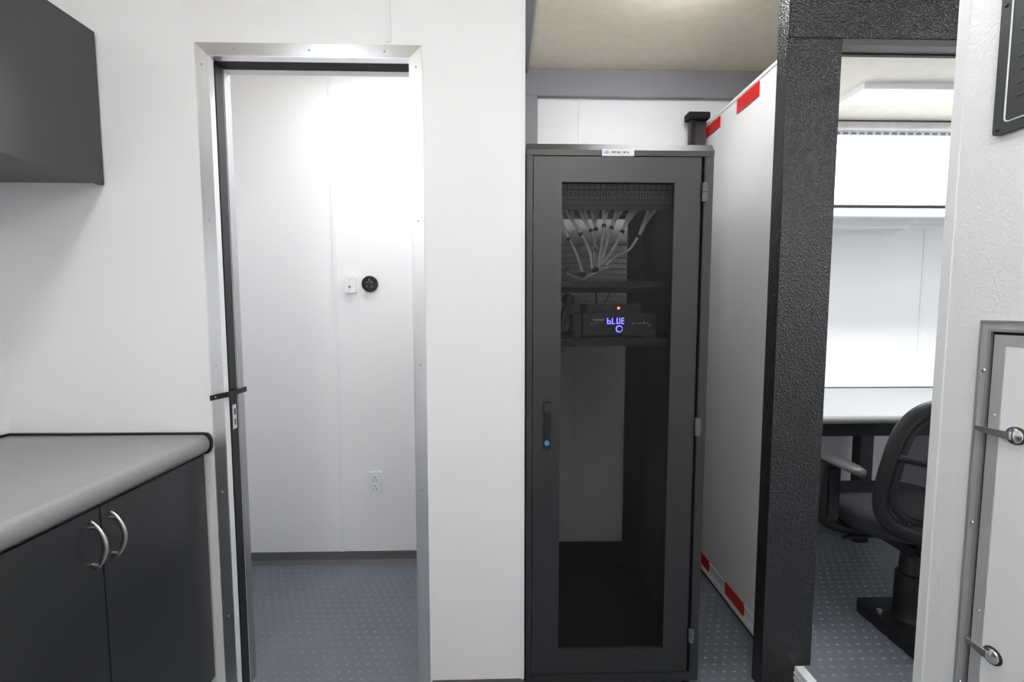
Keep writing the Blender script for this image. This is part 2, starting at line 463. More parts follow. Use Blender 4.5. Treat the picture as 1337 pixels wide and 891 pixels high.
# ------------------------------------------------------------------ lamps
def ceiling_light(x, y, lx, ly, z, label, power, cat='ceiling light', fr=0.012):
    t = thing('ceiling_light', (x, y, z), label, cat)
    boxes('frame', [(x - lx / 2, x + lx / 2, y - ly / 2, y - ly / 2 + fr, z - 0.022, z), (x - lx / 2, x + lx / 2, y + ly / 2 - fr, y + ly / 2, z - 0.022, z),
                    (x - lx / 2, x - lx / 2 + fr, y - ly / 2 + fr, y + ly / 2 - fr, z - 0.022, z), (x + lx / 2 - fr, x + lx / 2, y - ly / 2 + fr, y + ly / 2 - fr, z - 0.022, z)], 'white', t)
    box('diffuser', x - lx / 2 + fr, x + lx / 2 - fr, y - ly / 2 + fr, y + ly / 2 - fr, z - 0.018, z - 0.002, 'lamp', t)
    if power > 0:
        a = area_light('lamp_glow', (x, y, z - 0.030), lx - 2 * fr, ly - 2 * fr, power)
        a.parent = t; a.location = (0, 0, -0.030)
    return t
def wrap_light(x, y, lx, ly, z, drop, m_, label):
    """surface-mounted lamp with a glowing wrap-round lens"""
    t = thing('wrap_light', (x, y, z), label, 'ceiling light')
    box('backplate', x - lx / 2 - 0.008, x + lx / 2 + 0.008, y - ly / 2 - 0.008, y + ly / 2 + 0.008, z - 0.008, z, 'white', t)
    o = prism('lens', [(x - lx / 2, z - 0.008), (x + lx / 2, z - 0.008), (x + lx / 2, z - drop * 0.6), (x + lx / 2 - 0.03, z - drop), (x - lx / 2 + 0.03, z - drop), (x - lx / 2, z - drop * 0.6)],
              'Y', y - ly / 2, y + ly / 2, m_, t)
    return t
LM_A = emit('wrap_lens_a', (0.955, 0.975, 1.0, 1), E_A); LM_B = emit('wrap_lens_b', (0.955, 0.975, 1.0, 1), E_B)
wrap_light(-0.80, 0.05, 0.15, 1.00, ZC, 0.10, LM_A, 'long wrap-round ceiling light on the counter side')
wrap_light(0.46, -0.02, 0.15, 0.95, ZC, 0.10, LM_B, 'long wrap-round ceiling light in front of the server rack')
wrap_light(0.63, 1.470, 0.36, 0.12, ZC, 0.065, emit('wrap_lens_c', (0.955, 0.975, 1.0, 1), E_C), 'short wrap-round ceiling light above the server rack')
wrap_light(1.75, 0.45, 0.15, 1.00, ZC, 0.10, emit('fill_lens_d', (0.955, 0.975, 1.0, 1), E_FILL), 'unseen added fill light beside the right wall, in front of the office')  # added lamp out of view, brightens the office floor and chair
ceiling_light(1.86, 1.685, 1.10, 0.125, 2.121, 'slim white ceiling light in the raised office', P_SLIDE)

for x_, lab in ((-0.62, 'round ceiling downlight above the round black control'), (-0.12, 'unseen added fill downlight nearest the divider wall of the small room')):  # second one is an added fill, hidden behind the partition
    dl = thing('downlight', (x_, 1.84, ZC), lab, 'downlight', 'downlights of the small room')
    lathe('ring', [(0.048, 0), (0.062, 0), (0.062, 0.004), (0.050, 0.008), (0.046, 0.004)], (x_, 1.84, ZC), (0, 0, -1), 'white', dl)
    lathe('lens', [(0.046, 0.001), (0.03, 0.003), (0, 0.003)], (x_, 1.84, ZC), (0, 0, -1), 'lamp', dl)
    sd = bpy.data.lights.new('downlight_beam', 'AREA'); sd.shape = 'DISK'; sd.size = 0.09; sd.energy = P_DOWN
    sd.color = LIGHTCOL
    so = bpy.data.objects.new('downlight_beam', sd); COL.objects.link(so); so.parent = dl; so.location = (0, 0, -0.012)

# ------------------------------------------------------------------ upper cabinet
uc = thing('upper_cabinet', (-1.38, 0.95, 1.683), 'black laminate wall cabinet above the counter', 'cabinet')
boxes('body', [(XL + 0.002, -1.224, 0.50, 0.516, 1.689, 2.127), (XL + 0.002, -1.224, 1.392, YA - 0.002, 1.689, 2.127),
               (XL + 0.002, -1.224, 0.516, 1.392, 2.111, 2.127), (XL + 0.002, XL + 0.012, 0.516, 1.392, 1.689, 2.111),
               (XL + 0.012, -1.224, 0.946, 0.962, 1.705, 2.111)], 'laminate', uc)
box('bottom_panel', XL + 0.002, -1.224, 0.516, 1.392, 1.689, 1.705, 'laminate', uc)
box('front_rail', -1.2235, -1.2215, 0.50, YA - 0.002, 1.686, 1.70, 'laminate_edge', uc)
box('door', -1.2215, -1.2035, 0.957, YA - 0.003, 1.683, 2.127, 'laminate', uc, bev=0.001)
box('door', -1.2215, -1.2035, 0.501, 0.953, 1.683, 2.127, 'laminate', uc, bev=0.001)

# ------------------------------------------------------------------ base cabinet + counter
bc = thing('base_cabinet', (-1.25, 1.05, 0), 'black laminate base cabinet with two doors under the grey counter', 'cabinet')
boxes('body', [(XL + 0.002, -0.964, 0.672, 0.690, 0.09, 0.846), (XL + 0.002, -0.964, 1.385, 1.403, 0.09, 0.846),
               (XL + 0.002, -0.964, 0.690, 1.385, 0.09, 0.108), (XL + 0.002, XL + 0.012, 0.690, 1.385, 0.108, 0.846), (-1.05, -0.964, 0.690, 1.385, 0.828, 0.846)], 'laminate', bc)
box('toe_kick', XL + 0.02, -1.02, 0.68, 1.40, 0.0, 0.09, 'laminate_edge', bc)
for y0, y1, hy in ((1.0356, 1.403, 1.060), (0.672, 1.0344, 1.008)):
    d = box('door', -0.9635, -0.945, y0, y1, 0.095, 0.843, 'laminate', bc, bev=0.001)
    z0, z1, xf = 0.702, 0.818, -0.945
    path = []
    for k in range(17):
        t = k / 16; a = math.pi * t
        path.append((xf + 0.002 + 0.030 * math.sin(a) ** 0.75, hy, z1 - (z1 - z0) * t))
    hb = bmesh.new()
    add_tube(hb, path, lambda t: 0.0034 + 0.0020 * math.sin(math.pi * t), n=10, flat=(1.25, 0.7), up=(0, 1, 0))
    add_tube(hb, [(xf - 0.001, hy, z0 + 0.014), (xf + 0.018, hy, z0 + 0.012)], 0.0042, n=10)
    add_tube(hb, [(xf - 0.001, hy, z1 - 0.014), (xf + 0.018, hy, z1 - 0.012)], 0.0042, n=10)
    hnd = link('handle', hb, 'nickel', d, smooth=60)

ct = thing('countertop', (-1.24, 1.03, 0.848), 'speckled grey laminate countertop with rounded front and black edge', 'countertop')
# profile in X-Z: post-formed rounded nose
nose = []
for k in range(9):
    a = math.radians(90 - 180 * k / 8)
    nose.append((-0.945 + 0.021 * math.cos(a), 0.8805 + 0.021 * math.sin(a) * 1.38))
pts = [(XL + 0.002, 0.9095)] + nose + [(XL + 0.002, 0.8515)]
prism('slab', pts, 'Y', 0.66, YA - 0.010, 'counter', ct, smooth=40)
# black gasket strip round the wall side and end cap
pts2 = [(XL + 0.001, 0.917)] + [(x + (0.006 if i > 0 else 0.0), z + (0.0065 if z > 0.88 else -0.0045)) for i, (x, z) in enumerate(nose)] + [(XL + 0.001, 0.8465)]
prism('end_cap', pts2, 'Y', YA - 0.010, YA - 0.001, 'laminate_edge', ct, smooth=40)
box('back_gasket', XL + 0.001, XL + 0.007, 0.66, YA - 0.010, 0.9095, 0.917, 'laminate_edge', ct)
box('underside_strip', XL + 0.01, -0.944, 0.66, YA - 0.010, 0.8465, 0.8515, 'laminate_edge', ct)

# ------------------------------------------------------------------ wall fittings in the small room
yb = YB
th = thing('sensor_box', (-0.736, yb, 1.385), 'small white sensor box left of the round black control', 'wall sensor')
prism('case', rrect(-0.762, -0.710, 1.386, 1.468, 0.010), 'Y', yb - 0.020, yb, 'white', th, bev=0.004)
lathe('button', [(0.006, 0), (0.006, 0.002), (0, 0.003)], (-0.740, yb - 0.020, 1.415), (0, -1, 0), 'greyprint', th, n=14)
box('slot_line', -0.752, -0.722, yb - 0.0206, yb - 0.019, 1.448, 1.451, 'off', th)
rc = thing('round_control', (-0.645, yb, 1.389), 'round black wall control with grey symbols in the small room', 'wall control')
lathe('dial', [(0.036, 0), (0.040, 0.004), (0.040, 0.012), (0.037, 0.016), (0, 0.017)], (-0.645, yb, 1.430), (0, -1, 0), 'blackp', rc, n=36)
for dx, dz, r in ((0.0, 0.022, 0.0045), (-0.013, 0.007, 0.0040), (0.012, 0.007, 0.0045), (-0.013, -0.012, 0.0040), (0.012, -0.013, 0.0045), (-0.004, 0.013, 0.003), (0.005, 0.014, 0.003)):
    lathe('symbol', [(r, 0), (r * .8, 0.001), (0, 0.001)], (-0.645 + dx, yb - 0.0166, 1.430 + dz), (0, -1, 0), 'greyprint', rc, n=8)
ol = thing('wall_outlet', (-0.641, yb, 0.363), 'white double wall outlet low in the small room', 'outlet')
prism('plate', rrect(-0.674, -0.608, 0.363, 0.479, 0.004, 3), 'Y', yb - 0.007, yb, 'white', ol, bev=0.002)
for zc in (0.444, 0.398):
    r_ = prism('receptacle', rrect(-0.657, -0.625, zc - 0.019, zc + 0.019, 0.008, 4), 'Y', yb - 0.010, yb - 0.006, 'white', ol, bev=0.001)
    boxes('socket_hole', [(-0.650, -0.6475, yb - 0.0104, yb - 0.0095, zc - 0.010, zc + 0.000), (-0.6345, -0.632, yb - 0.0104, yb - 0.0095, zc - 0.010, zc + 0.000), (-0.6435, -0.6385, yb - 0.0104, yb - 0.0095, zc + 0.006, zc + 0.012)], 'slot', r_)
screw((-0.641, yb - 0.007, 0.421), (0, -1, 0), ol, 0.003, 'off')

# ------------------------------------------------------------------ server rack
RX0, RX1, RY0, RY1, RZ0, RZ1 = 0.082, 0.680, 1.430, 2.085, 0.0, 1.832
rk = thing('server_rack', ((RX0 + RX1) / 2, (RY0 + RY1) / 2, 0), 'tall black server rack with perforated steel door', 'server rack')
dxa, dxb, dza, dzb = 0.104, 0.646, 0.058, 1.787
# face frame: stiles, rails (the top one chamfered)
box('stile', RX0, dxa - 0.002, RY0, RY0 + 0.04, 0.02, dzb + 0.003, 'rack', rk, bev=0.002)
box('stile', dxb + 0.004, RX1, RY0, RY0 + 0.04, 0.02, dzb + 0.003, 'rack', rk, bev=0.002)
prism('top_rail', [(RY0, dzb + 0.004), (RY0, 1.808), (RY0 + 0.018, RZ1), (RY0 + 0.05, RZ1), (RY0 + 0.05, dzb + 0.004)], 'X', RX0, RX1, 'rack', rk, bev=0.001)
box('bottom_rail', dxa - 0.002, dxb + 0.004, RY0, RY0 + 0.04, 0.02, dza - 0.003, 'rack', rk, bev=0.002)
box('top_panel', RX0, RX1, RY0 + 0.05, RY1, RZ1 - 0.02, RZ1, 'rack', rk)
box('side_panel', RX0, RX0 + 0.012, RY0 + 0.04, RY1, 0.03, RZ1 - 0.02, 'rack_in', rk)
box('side_panel', RX1 - 0.012, RX1, RY0 + 0.04, RY1, 0.03, RZ1 - 0.02, 'rack', rk)
box('bottom_panel', RX0, RX1, RY0 + 0.04, RY1, 0.02, 0.045, 'rack_in', rk)
for x0, x1 in ((RX0, 0.13), (0.592, RX1)):
    box('rear_post', x0, x1, RY1 - 0.02, RY1, 0.045, RZ1 - 0.02, 'rack_in', rk)
box('rear_rail', 0.13, 0.592, RY1 - 0.02, RY1, 1.745, RZ1 - 0.02, 'rack_in', rk)
box('rear_rail', 0.13, 0.592, RY1 - 0.02, RY1, 0.045, 0.17, 'rack_in', rk)
box('rear_crossbar', 0.13, 0.592, RY1 - 0.016, RY1 - 0.004, 1.722, 1.742, 'white', rk)
box('rear_crossbar', 0.13, 0.592, RY1 - 0.016, RY1 - 0.004, 1.600, 1.612, 'white', rk)
for k in range(13):
    z = 1.262 + k * 0.0255
    box('rear_vent_slat', 0.13, 0.592, RY1 - 0.014, RY1 - 0.006, z, z + 0.006, 'off', rk)
for x in (0.125, 0.585):
    box('mounting_rail', x, x + 0.022, 1.50, 1.506, 0.05, 1.80, 'rack_in', rk)
box('shelf', 0.10, 0.664, 1.52, 2.02, 1.380, 1.402, 'rack_in', rk)
box('shelf', 0.10, 0.664, 1.52, 2.02, 1.178, 1.206, 'rack_in', rk)
for x, y in ((0.115, 1.46), (0.645, 1.46), (0.115, 2.05), (0.645, 2.05)):
    lathe('levelling_foot', [(0.018, 0), (0.018, 0.006), (0.007, 0.010), (0.007, 0.022)], (x, y, 0), (0, 0, 1), 'rack_in', rk, n=14)
# door with perforated window
mx0, mx1, mz0, mz1 = 0.194, 0.554, 0.142, 1.708
dr = boxes('door', [(dxa, mx0, RY0 - 0.002, RY0 + 0.016, dza, dzb), (mx1, dxb - 0.008, RY0 - 0.002, RY0 + 0.016, dza, dzb),
                    (mx0, mx1, RY0 - 0.002, RY0 + 0.016, dza, mz0), (mx0, mx1, RY0 - 0.002, RY0 + 0.016, mz1, dzb)], 'rack', rk)
dr['label'] = 'black steel door with a tall perforated window'
bm = bmesh.new()
vs = [bm.verts.new(p) for p in ((mx0, RY0 + 0.008, mz0), (mx1, RY0 + 0.008, mz0), (mx1, RY0 + 0.008, mz1), (mx0, RY0 + 0.008, mz1))]
bm.faces.new(vs); link('perforated_sheet', bm, 'mesh', dr)
ly = RY0 - 0.002
hb = prism('swing_handle', rrect(0.138, 0.163, 0.842, 1.004, 0.004, 3), 'Y', ly - 0.006, ly, 'rack_in', dr, bev=0.0015)
lt = box('handle_tab', 0.139, 0.162, ly - 0.016, ly - 0.005, 0.972, 1.003, 'rack', dr, bev=0.003)
box('handle_lever', 0.144, 0.157, ly - 0.013, ly - 0.005, 0.885, 0.975, 'rack_in', dr, bev=0.003)
lathe('lock', [(0.0085, 0), (0.0085, 0.004), (0.007, 0.006), (0, 0.006)], (0.1505, ly - 0.005, 0.868), (0, -1, 0), 'blue', dr, n=20)
box('door_gap_shade', dxb - 0.008, dxb + 0.004, RY0 + 0.018, RY0 + 0.030, dza, dzb, 'dark', rk)  # black backing strip stands in for shade between door and stile
for z0, z1 in ((1.648, 1.706), (0.890, 0.949), (0.171, 0.212)):
    hg = bmesh.new(); zm = (z0 + z1) / 2
    add_tube(hg, [(dxb + 0.002, RY0 - 0.008, z0), (dxb + 0.002, RY0 - 0.008, zm - 0.001)], 0.0085, n=14)
    add_tube(hg, [(dxb + 0.002, RY0 - 0.008, zm + 0.001), (dxb + 0.002, RY0 - 0.008, z1)], 0.0085, n=14)
    add_box(hg, dxb + 0.004, dxb + 0.016, RY0 - 0.004, RY0 + 0.002, z0 + 0.004, z1 - 0.004)
    link('hinge', hg, 'hinge', rk, smooth=50)
# name plate with a blue mark and small grey print
np_ = box('name_plate', 0.320, 0.422, RY0 - 0.003, RY0 + 0.001, 1.789, 1.8105, 'white', rk, bev=0.001)
np_['label'] = 'white name plate with a blue mark'
bm = bmesh.new()
add_tube(bm, [(0.3345 + 0.0055 * math.cos(a), RY0 - 0.0033, 1.7985 + 0.0055 * math.sin(a)) for a in [math.radians(x) for x in range(-20, 201, 20)]], 0.0012, n=6, up=(0, 1, 0))
add_box(bm, 0.331, 0.338, RY0 - 0.0036, RY0 - 0.003, 1.796, 1.7995)
link('printed_mark', bm, 'bluelogo', np_)
bm = bmesh.new(); x = 0.350
for wd in (5, 4, 5, 4, 5, 4, 0, 1, 0, 5, 5, 4, 4, 5):
    if wd == 0: x += 0.002; continue
    wv = wd * 0.0009
    add_box(bm, x, x + 0.0012, RY0 - 0.0034, RY0 - 0.003, 1.7965, 1.8035)
    if wd > 1:
        add_box(bm, x + 0.0012, x + wv - 0.0004, RY0 - 0.0034, RY0 - 0.003, random.choice((1.7965, 1.799, 1.8023)), 1.8035)
    x += wv + 0.0005
link('printed_strokes', bm, 'greyprint', np_)

# ---- patch panel
pp = thing('patch_panel', (0.38, 1.53, 1.64), 'black patch panel with two rows of ports at the top of the rack', 'patch panel')
box('face_plate', 0.115, 0.645, 1.507, 1.512, 1.640, 1.745, 'rack_in', pp)
for row, (z0, z1, m_) in enumerate(((1.710, 1.722, 'cable'), (1.676, 1.700, 'port'))):
    for k in range(24):
        x = 0.150 + k * 0.0187
        p = boxes('port', [(x, x + 0.013, 1.504, 1.5068, z0, z0 + 0.003), (x, x + 0.013, 1.504, 1.5068, z1 - 0.003, z1),
                           (x, x + 0.0028, 1.504, 1.5068, z0 + 0.003, z1 - 0.003), (x + 0.0102, x + 0.013, 1.504, 1.5068, z0 + 0.003, z1 - 0.003)], m_, pp)
box('label_strip', 0.150, 0.60, 1.5055, 1.5068, 1.660, 1.667, 'slot', pp)

# ---- cable bundles below the patch panel
def zx(u): return 0.203 + (u - 50) * 0.1571 * 0.00268
def zz(v): return 1.716 - (v - 50) * 0.1571 * 0.00262
bund = [
    ([(20, 190), (60, 330), (125, 460), (190, 600), (235, 735)], 125, 465, 'leftmost bundle of grey cables hanging from the patch panel'),
    ([(110, 205), (150, 290), (228, 415), (300, 560), (325, 700)], 228, 415, 'second bundle of grey cables from the left under the patch panel'),
    ([(215, 205), (265, 290), (315, 380), (350, 500), (345, 690)], 315, 380, 'third bundle of grey cables from the left under the patch panel'),
    ([(325, 205), (350, 290), (362, 365), (370, 500), (355, 690)], 362, 365, 'fourth bundle of grey cables, above the antenna'),
    ([(420, 200), (415, 280), (408, 350), (395, 500), (365, 690)], 408, 352, 'middle bundle of grey cables that drops nearly straight'),
    ([(540, 205), (505, 290), (478, 365), (440, 500), (375, 690)], 478, 365, 'third bundle of grey cables from the right under the patch panel'),
    ([(660, 205), (610, 310), (575, 390), (500, 540), (385, 700)], 575, 390, 'second bundle of grey cables from the right under the patch panel'),
    ([(800, 205), (770, 310), (718, 425), (640, 540), (520, 610), (400, 720)], 718, 425, 'rightmost bundle of grey cables curving left below the ports'),
]
for i, (pth, tu, tv, lab) in enumerate(bund):
    y = 1.535 + 0.012 * (i % 4)
    b = thing('cable_bundle', (zx(tu), y, zz(pth[-1][1])), lab, 'cables', 'cable bundles inside the rack')
    for j in range(4):
        off = (j - 1.5)
        pts = []
        for k, (u, v) in enumerate(pth):
            spread = 26 if k == 0 else (11 if k == 1 else 4.5)
            pts.append((zx(u + off * spread), y + 0.004 * ((j % 2) - 0.5) - ((y - 1.518) if k == 0 else 0), zz(v)))
        tube('cable', spline(pts, 6), 0.0029, 'cable', b, n=6)
    k = min(range(len(pth)), key=lambda q: abs(pth[q][1] - tv))
    a, c = pth[max(0, k - 1)], pth[min(len(pth) - 1, k + 1)]
    d = Vector((zx(c[0]) - zx(a[0]), 0, zz(c[1]) - zz(a[1]))).normalized() * 0.005
    o = Vector((zx(pth[k][0]), y, zz(pth[k][1])))
    tube('cable_tie', [o - d, o + d], 0.0078, 'cable_dk', b, n=8)
lp = thing('cable_loop', (0.27, 1.56, 1.43), 'dark looped trunk of cables gathered above the rack shelf', 'cables')
for j in range(4):
    o = j * 0.0035
    tube('cable', spline([(zx(0), 1.556 + o, zz(560) + o), (zx(60), 1.556, zz(670) + o), (zx(120), 1.556 + o, zz(745) + o), (zx(230), 1.556, zz(790) + o), (zx(330), 1.556 + o, zz(750) + o), (zx(400), 1.556, zz(705) + o), (zx(470), 1.57, zz(685))], 6), 0.0042, 'cable_dk' if j % 2 else 'cable', lp, n=6)
for u, v in ((115, 715), (245, 752), (355, 712)):
    lathe('cable_tie', [(0, -0.012), (0.009, -0.010), (0.011, 0), (0.009, 0.010), (0, 0.012)], (zx(u), 1.558, zz(v)), (1, 0, 0.2), 'cable_dk', lp, n=10)

# ---- amplifier, receiver and microphone on the shelf
am = thing('amplifier', (0.42, 1.62, 1.206), 'black amplifier with glowing blue display on the rack shelf', 'amplifier')
ax0, ax1, az0, az1, ay = 0.290, 0.548, 1.213, 1.292, 1.552
box('case', ax0 + 0.004, ax1 - 0.004, ay + 0.006, 1.80, az0, az1, 'rack_in', am)
box('face_panel', ax0, ax1, ay, ay + 0.006, az0, az1, 'rack_in', am, bev=0.001)
for x in (ax0 + 0.02, ax1 - 0.04):
    for y in (1.58, 1.77): box('foot', x, x + 0.02, y, y + 0.02, 1.206, az0, 'blackp', am)
# four seven-segment characters: b L U E
def seg7(x, z, on, bm, wd=0.0122, ht=0.021, t=0.0024):
    hh = ht / 2
    seg = {'a': (t, wd - t, ht - t, ht), 'b': (wd - t, wd, hh, ht), 'c': (wd - t, wd, 0, hh), 'd': (t, wd - t, 0, t), 'e': (0, t, 0, hh), 'f': (0, t, hh, ht), 'g': (t, wd - t, hh - t / 2, hh + t / 2)}
    for s in on:
        a, b, c, d = seg[s]
        add_box(bm, x + a + .0003, x + b - .0003, ay - 0.0012, ay - 0.0002, z + c + .0003, z + d - .0003)
for k, on in enumerate(('cdefg', 'def', 'bcdef', 'adefg')):
    bm = bmesh.new(); seg7(0.3745 + k * 0.0168, 1.2545, on, bm)
    link('display_character', bm, 'led_blue', am)
bm = bmesh.new()
add_tube(bm, [(0.4165 + 0.0105 * math.cos(a), ay - 0.004, 1.237 + 0.0105 * math.sin(a)) for a in [2 * math.pi * k / 24 for k in range(24)]], 0.0012, n=6, closed=True, up=(0, 1, 0))
kb = lathe('volume_knob', [(0.0095, 0), (0.0095, 0.009), (0.0085, 0.011), (0, 0.011)], (0.4165, ay, 1.237), (0, -1, 0), 'blackp', am)
link('glow_ring', bm, 'led_blue', kb, smooth=True)
for k in range(5):
    box('button', 0.324 + k * 0.0083, 0.329 + k * 0.0083, ay - 0.002, ay, 1.266, 1.272, 'cable', am)
for k in range(4):
    lathe('small_knob', [(0.004, 0), (0.004, 0.006), (0, 0.007)], (0.465 + k * 0.0125, ay, 1.257), (0, -1, 0), 'greyprint', am, n=12)
for x, z in ((0.505, 1.262), (0.516, 1.257), (0.524, 1.249), (0.318, 1.256), (0.336, 1.258)):
    lathe('small_knob', [(0.0035, 0), (0.0035, 0.004), (0, 0.005)], (x, ay, z), (0, -1, 0), 'greyprint', am, n=10)
box('printed_line', 0.296, 0.372, ay - 0.0006, ay, 1.2235, 1.2255, 'slot', am)
box('printed_line', 0.395, 0.430, ay - 0.0006, ay, 1.2815, 1.2835, 'slot', am)

rv = thing('receiver', (0.40, 1.62, 1.292), 'slim black wireless receiver with red light and antenna on the amplifier', 'receiver')
prism('case', rrect(0.303, 0.490, 1.294, 1.326, 0.005, 3), 'Y', 1.550, 1.70, 'rack_in', rv, bev=0.002)
lathe('red_light', [(0.0042, 0), (0.0036, 0.002), (0, 0.003)], (0.4135, 1.5495, 1.310), (0, -1, 0), 'led_red', rv, n=14)
box('printed_mark', 0.362, 0.382, 1.5492, 1.5505, 1.309, 1.316, 'slot', rv)
tube('antenna', [(0.345, 1.60, 1.326), (0.345, 1.60, 1.372), (0.3445, 1.60, 1.384)], lambda t: 0.0042 - 0.001 * t, 'blackp', rv, n=10)
tube('antenna', [(0.388, 1.66, 1.326), (0.412, 1.665, 1.372)], 0.0018, 'blackp', rv, n=8)
box('foot', 0.32, 0.34, 1.57, 1.68, 1.292, 1.2945, 'blackp', rv); box('foot', 0.45, 0.47, 1.57, 1.68, 1.292, 1.2945, 'blackp', rv)

mc = thing('microphone', (0.222, 1.60, 1.206), 'black handset microphone standing left of the amplifier', 'microphone')
lathe('head', [(0, 0), (0.012, 0.002), (0.021, 0.014), (0.0225, 0.026), (0.020, 0.038), (0.012, 0.046), (0, 0.048)], (0.236, 1.575, 1.316), (0.12, 0, 1), 'blackp', mc, n=20)
tube('body', spline([(0.240, 1.575, 1.330), (0.228, 1.578, 1.300), (0.220, 1.58, 1.265), (0.214, 1.59, 1.210)], 6), lambda t: 0.014 - 0.003 * t, 'blackp', mc, n=12)
lathe('stand', [(0.030, 0), (0.030, 0.008), (0.015, 0.016), (0.012, 0.02)], (0.214, 1.59, 1.2065), (0, 0, 1), 'blackp', mc, n=20)
tube('cord', spline([(0.226, 1.57, 1.262), (0.246, 1.56, 1.252), (0.240, 1.56, 1.232), (0.262, 1.57, 1.222), (0.272, 1.58, 1.212)], 8), 0.0022, 'cable_dk', mc, n=8)
pw = thing('power_supply', (0.271, 1.60, 1.206), 'small black power box between microphone and amplifier', 'power supply')
box('case', 0.255, 0.287, 1.565, 1.66, 1.207, 1.288, 'blackp', pw, bev=0.003)
box('face_line', 0.259, 0.283, 1.5645, 1.5655, 1.246, 1.248, 'slot', pw)

# ------------------------------------------------------------------ access hatch on the right wall
def side_ring(name, y0, y1, z0, z1, wdt, x0, x1, m_, parent):
    """mitred rectangular frame lying on the wall plane X = const, four strips"""
    o = [(y1, z1), (y0, z1), (y0, z0), (y1, z0)]
    i = [(y1 - wdt, z1 - wdt), (y0 + wdt, z1 - wdt), (y0 + wdt, z0 + wdt), (y1 - wdt, z0 + wdt)]
    for k in range(4):
        k2 = (k + 1) % 4
        prism(name, [o[k], o[k2], i[k2], i[k]], 'X', x0, x1, m_, parent, bev=0.0006, seg=1)
hz0, hz1, hy0, hy1 = 0.36, 1.285, 0.30, 0.866
ht = thing('access_hatch', (XR, (hy0 + hy1) / 2, hz0), 'white access hatch in an aluminium frame with chrome latches', 'hatch')
side_ring('outer_flange', hy0, hy1, hz0, hz1, 0.004, XR - 0.007, XR, 'hatch_shade', ht)
side_ring('frame_strip', hy0 + 0.004, hy1 - 0.004, hz0 + 0.004, hz1 - 0.004, 0.013, XR - 0.0045, XR, 'hatch_alu', ht)
side_ring('frame_ridge', hy0 + 0.017, hy1 - 0.017, hz0 + 0.017, hz1 - 0.017, 0.005, XR - 0.008, XR, 'hatch_shade', ht)
side_ring('seal_gap', hy0 + 0.022, hy1 - 0.022, hz0 + 0.022, hz1 - 0.022, 0.006, XR - 0.002, XR, 'dark', ht)
side_ring('door_edge', hy0 + 0.028, hy1 - 0.028, hz0 + 0.028, hz1 - 0.028, 0.020, XR - 0.007, XR, 'hatch_alu', ht)
box('door_panel', XR - 0.0055, XR, hy0 + 0.048, hy1 - 0.048, hz0 + 0.048, hz1 - 0.048, 'gloss', ht)
for z in (0.523, 0.87, 1.184): screw((XR - 0.0045, hy1 - 0.0105, z), (-1, 0, 0), ht, 0.0045, 'chrome')
for z in (0.70, 1.10): screw((XR - 0.007, hy1 - 0.038, z), (-1, 0, 0), ht, 0.003, 'alu_dull')
for i, (y, z, L, tilt) in enumerate(((0.789, 1.070, 0.052, 0.0), (0.798, 0.628, 0.030, 0.10))):
    l = lathe('latch', [(0.017, 0), (0.017, 0.003), (0.0155, 0.005), (0.0150, 0.005)], (XR - 0.0055, y, z), (-1, 0, 0), 'blackp', ht, n=28)
    lathe('cup', [(0.0150, 0.0035), (0.0135, 0.0065), (0.010, 0.0075), (0.006, 0.009), (0, 0.0095)], (XR - 0.0055, y, z), (-1, 0, 0), 'chrome', l, n=28)
    x1 = XR - 0.0125
    pts = [(y + 0.004, z - 0.008), (y + 0.012, z - 0.009), (y + 0.012 + L, z - 0.0045 + tilt * L), (y + 0.014 + L, z + tilt * L), (y + 0.012 + L, z + 0.0035 + tilt * L), (y + 0.012, z + 0.006), (y + 0.004, z + 0.007)]
    prism('lever', pts, 'X', x1 - 0.004, x1 + 0.001, 'chrome', l, bev=0.0012)

# ------------------------------------------------------------------ black panel high on the right wall
bp = thing('wall_panel', (XR, 0.70, 1.642), 'black panel with a thin white outline, high on the right wall', 'wall panel')
prism('plate', rrect(0.52, 0.869, 1.642, 2.16, 0.008), 'X', XR - 0.009, XR, 'panelblk', bp, bev=0.0015)
bm = bmesh.new()
add_tube(bm, [(XR - 0.0092, a, b) for a, b in rrect(0.540, 0.849, 1.662, 2.14, 0.008)], 0.0014, n=6, closed=True, up=(1, 0, 0))
link('outline', bm, 'whiteline', bp)
for z in (1.653, 1.882, 2.10): screw((XR - 0.009, 0.8595, z), (-1, 0, 0), bp, 0.0042, 'blackp')
for k in range(17):
    z = 1.702 + k * 0.0235
    box('slot', XR - 0.0102, XR - 0.0088, 0.60, 0.832, z, z + 0.0045, 'greyprint' if False else 'slot', bp)

# ------------------------------------------------------------------ office desk, overhead cabinet
dk = thing('desk', (1.87, 2.0, ZS), 'pale laminate desk with black underframe in the raised office', 'desk')
DZT = 0.881
pts = [(YS - 0.004, DZT)] + [(1.700 + 0.015 * math.cos(math.radians(a)), DZT - 0.015 + 0.015 * math.sin(math.radians(a))) for a in (90, 112, 135, 158, 180, 202, 225, 248, 270)] + [(YS - 0.004, DZT - 0.030)]
box('desktop', 1.07, 2.69, 1.702, YS - 0.004, DZT - 0.030, DZT, 'desk', dk)
prism('edge_band', [(1.7018, DZT)] + pts[1:-1] + [(1.7018, DZT - 0.030)], 'X', 1.07, 2.69, 'desk_edge', dk, smooth=40)
box('shade_line', 1.07, 2.69, YS - 0.004, YS - 0.001, DZT - 0.001, DZT + 0.006, 'slot', dk)  # dark strip standing in for the shadow line where desk meets wall
box('underframe_rail', 1.07, 2.69, 1.712, 1.740, 0.797, 0.851, 'blackp', dk)
box('leg', 1.845, 1.912, 2.18, 2.235, ZS, 0.797, 'blackp', dk)
box('leg', 2.45, 2.517, 2.18, 2.235, ZS, 0.797, 'blackp', dk)
box('underframe_rail', 1.07, 2.69, 2.26, 2.30, 0.797, 0.851, 'blackp', dk)

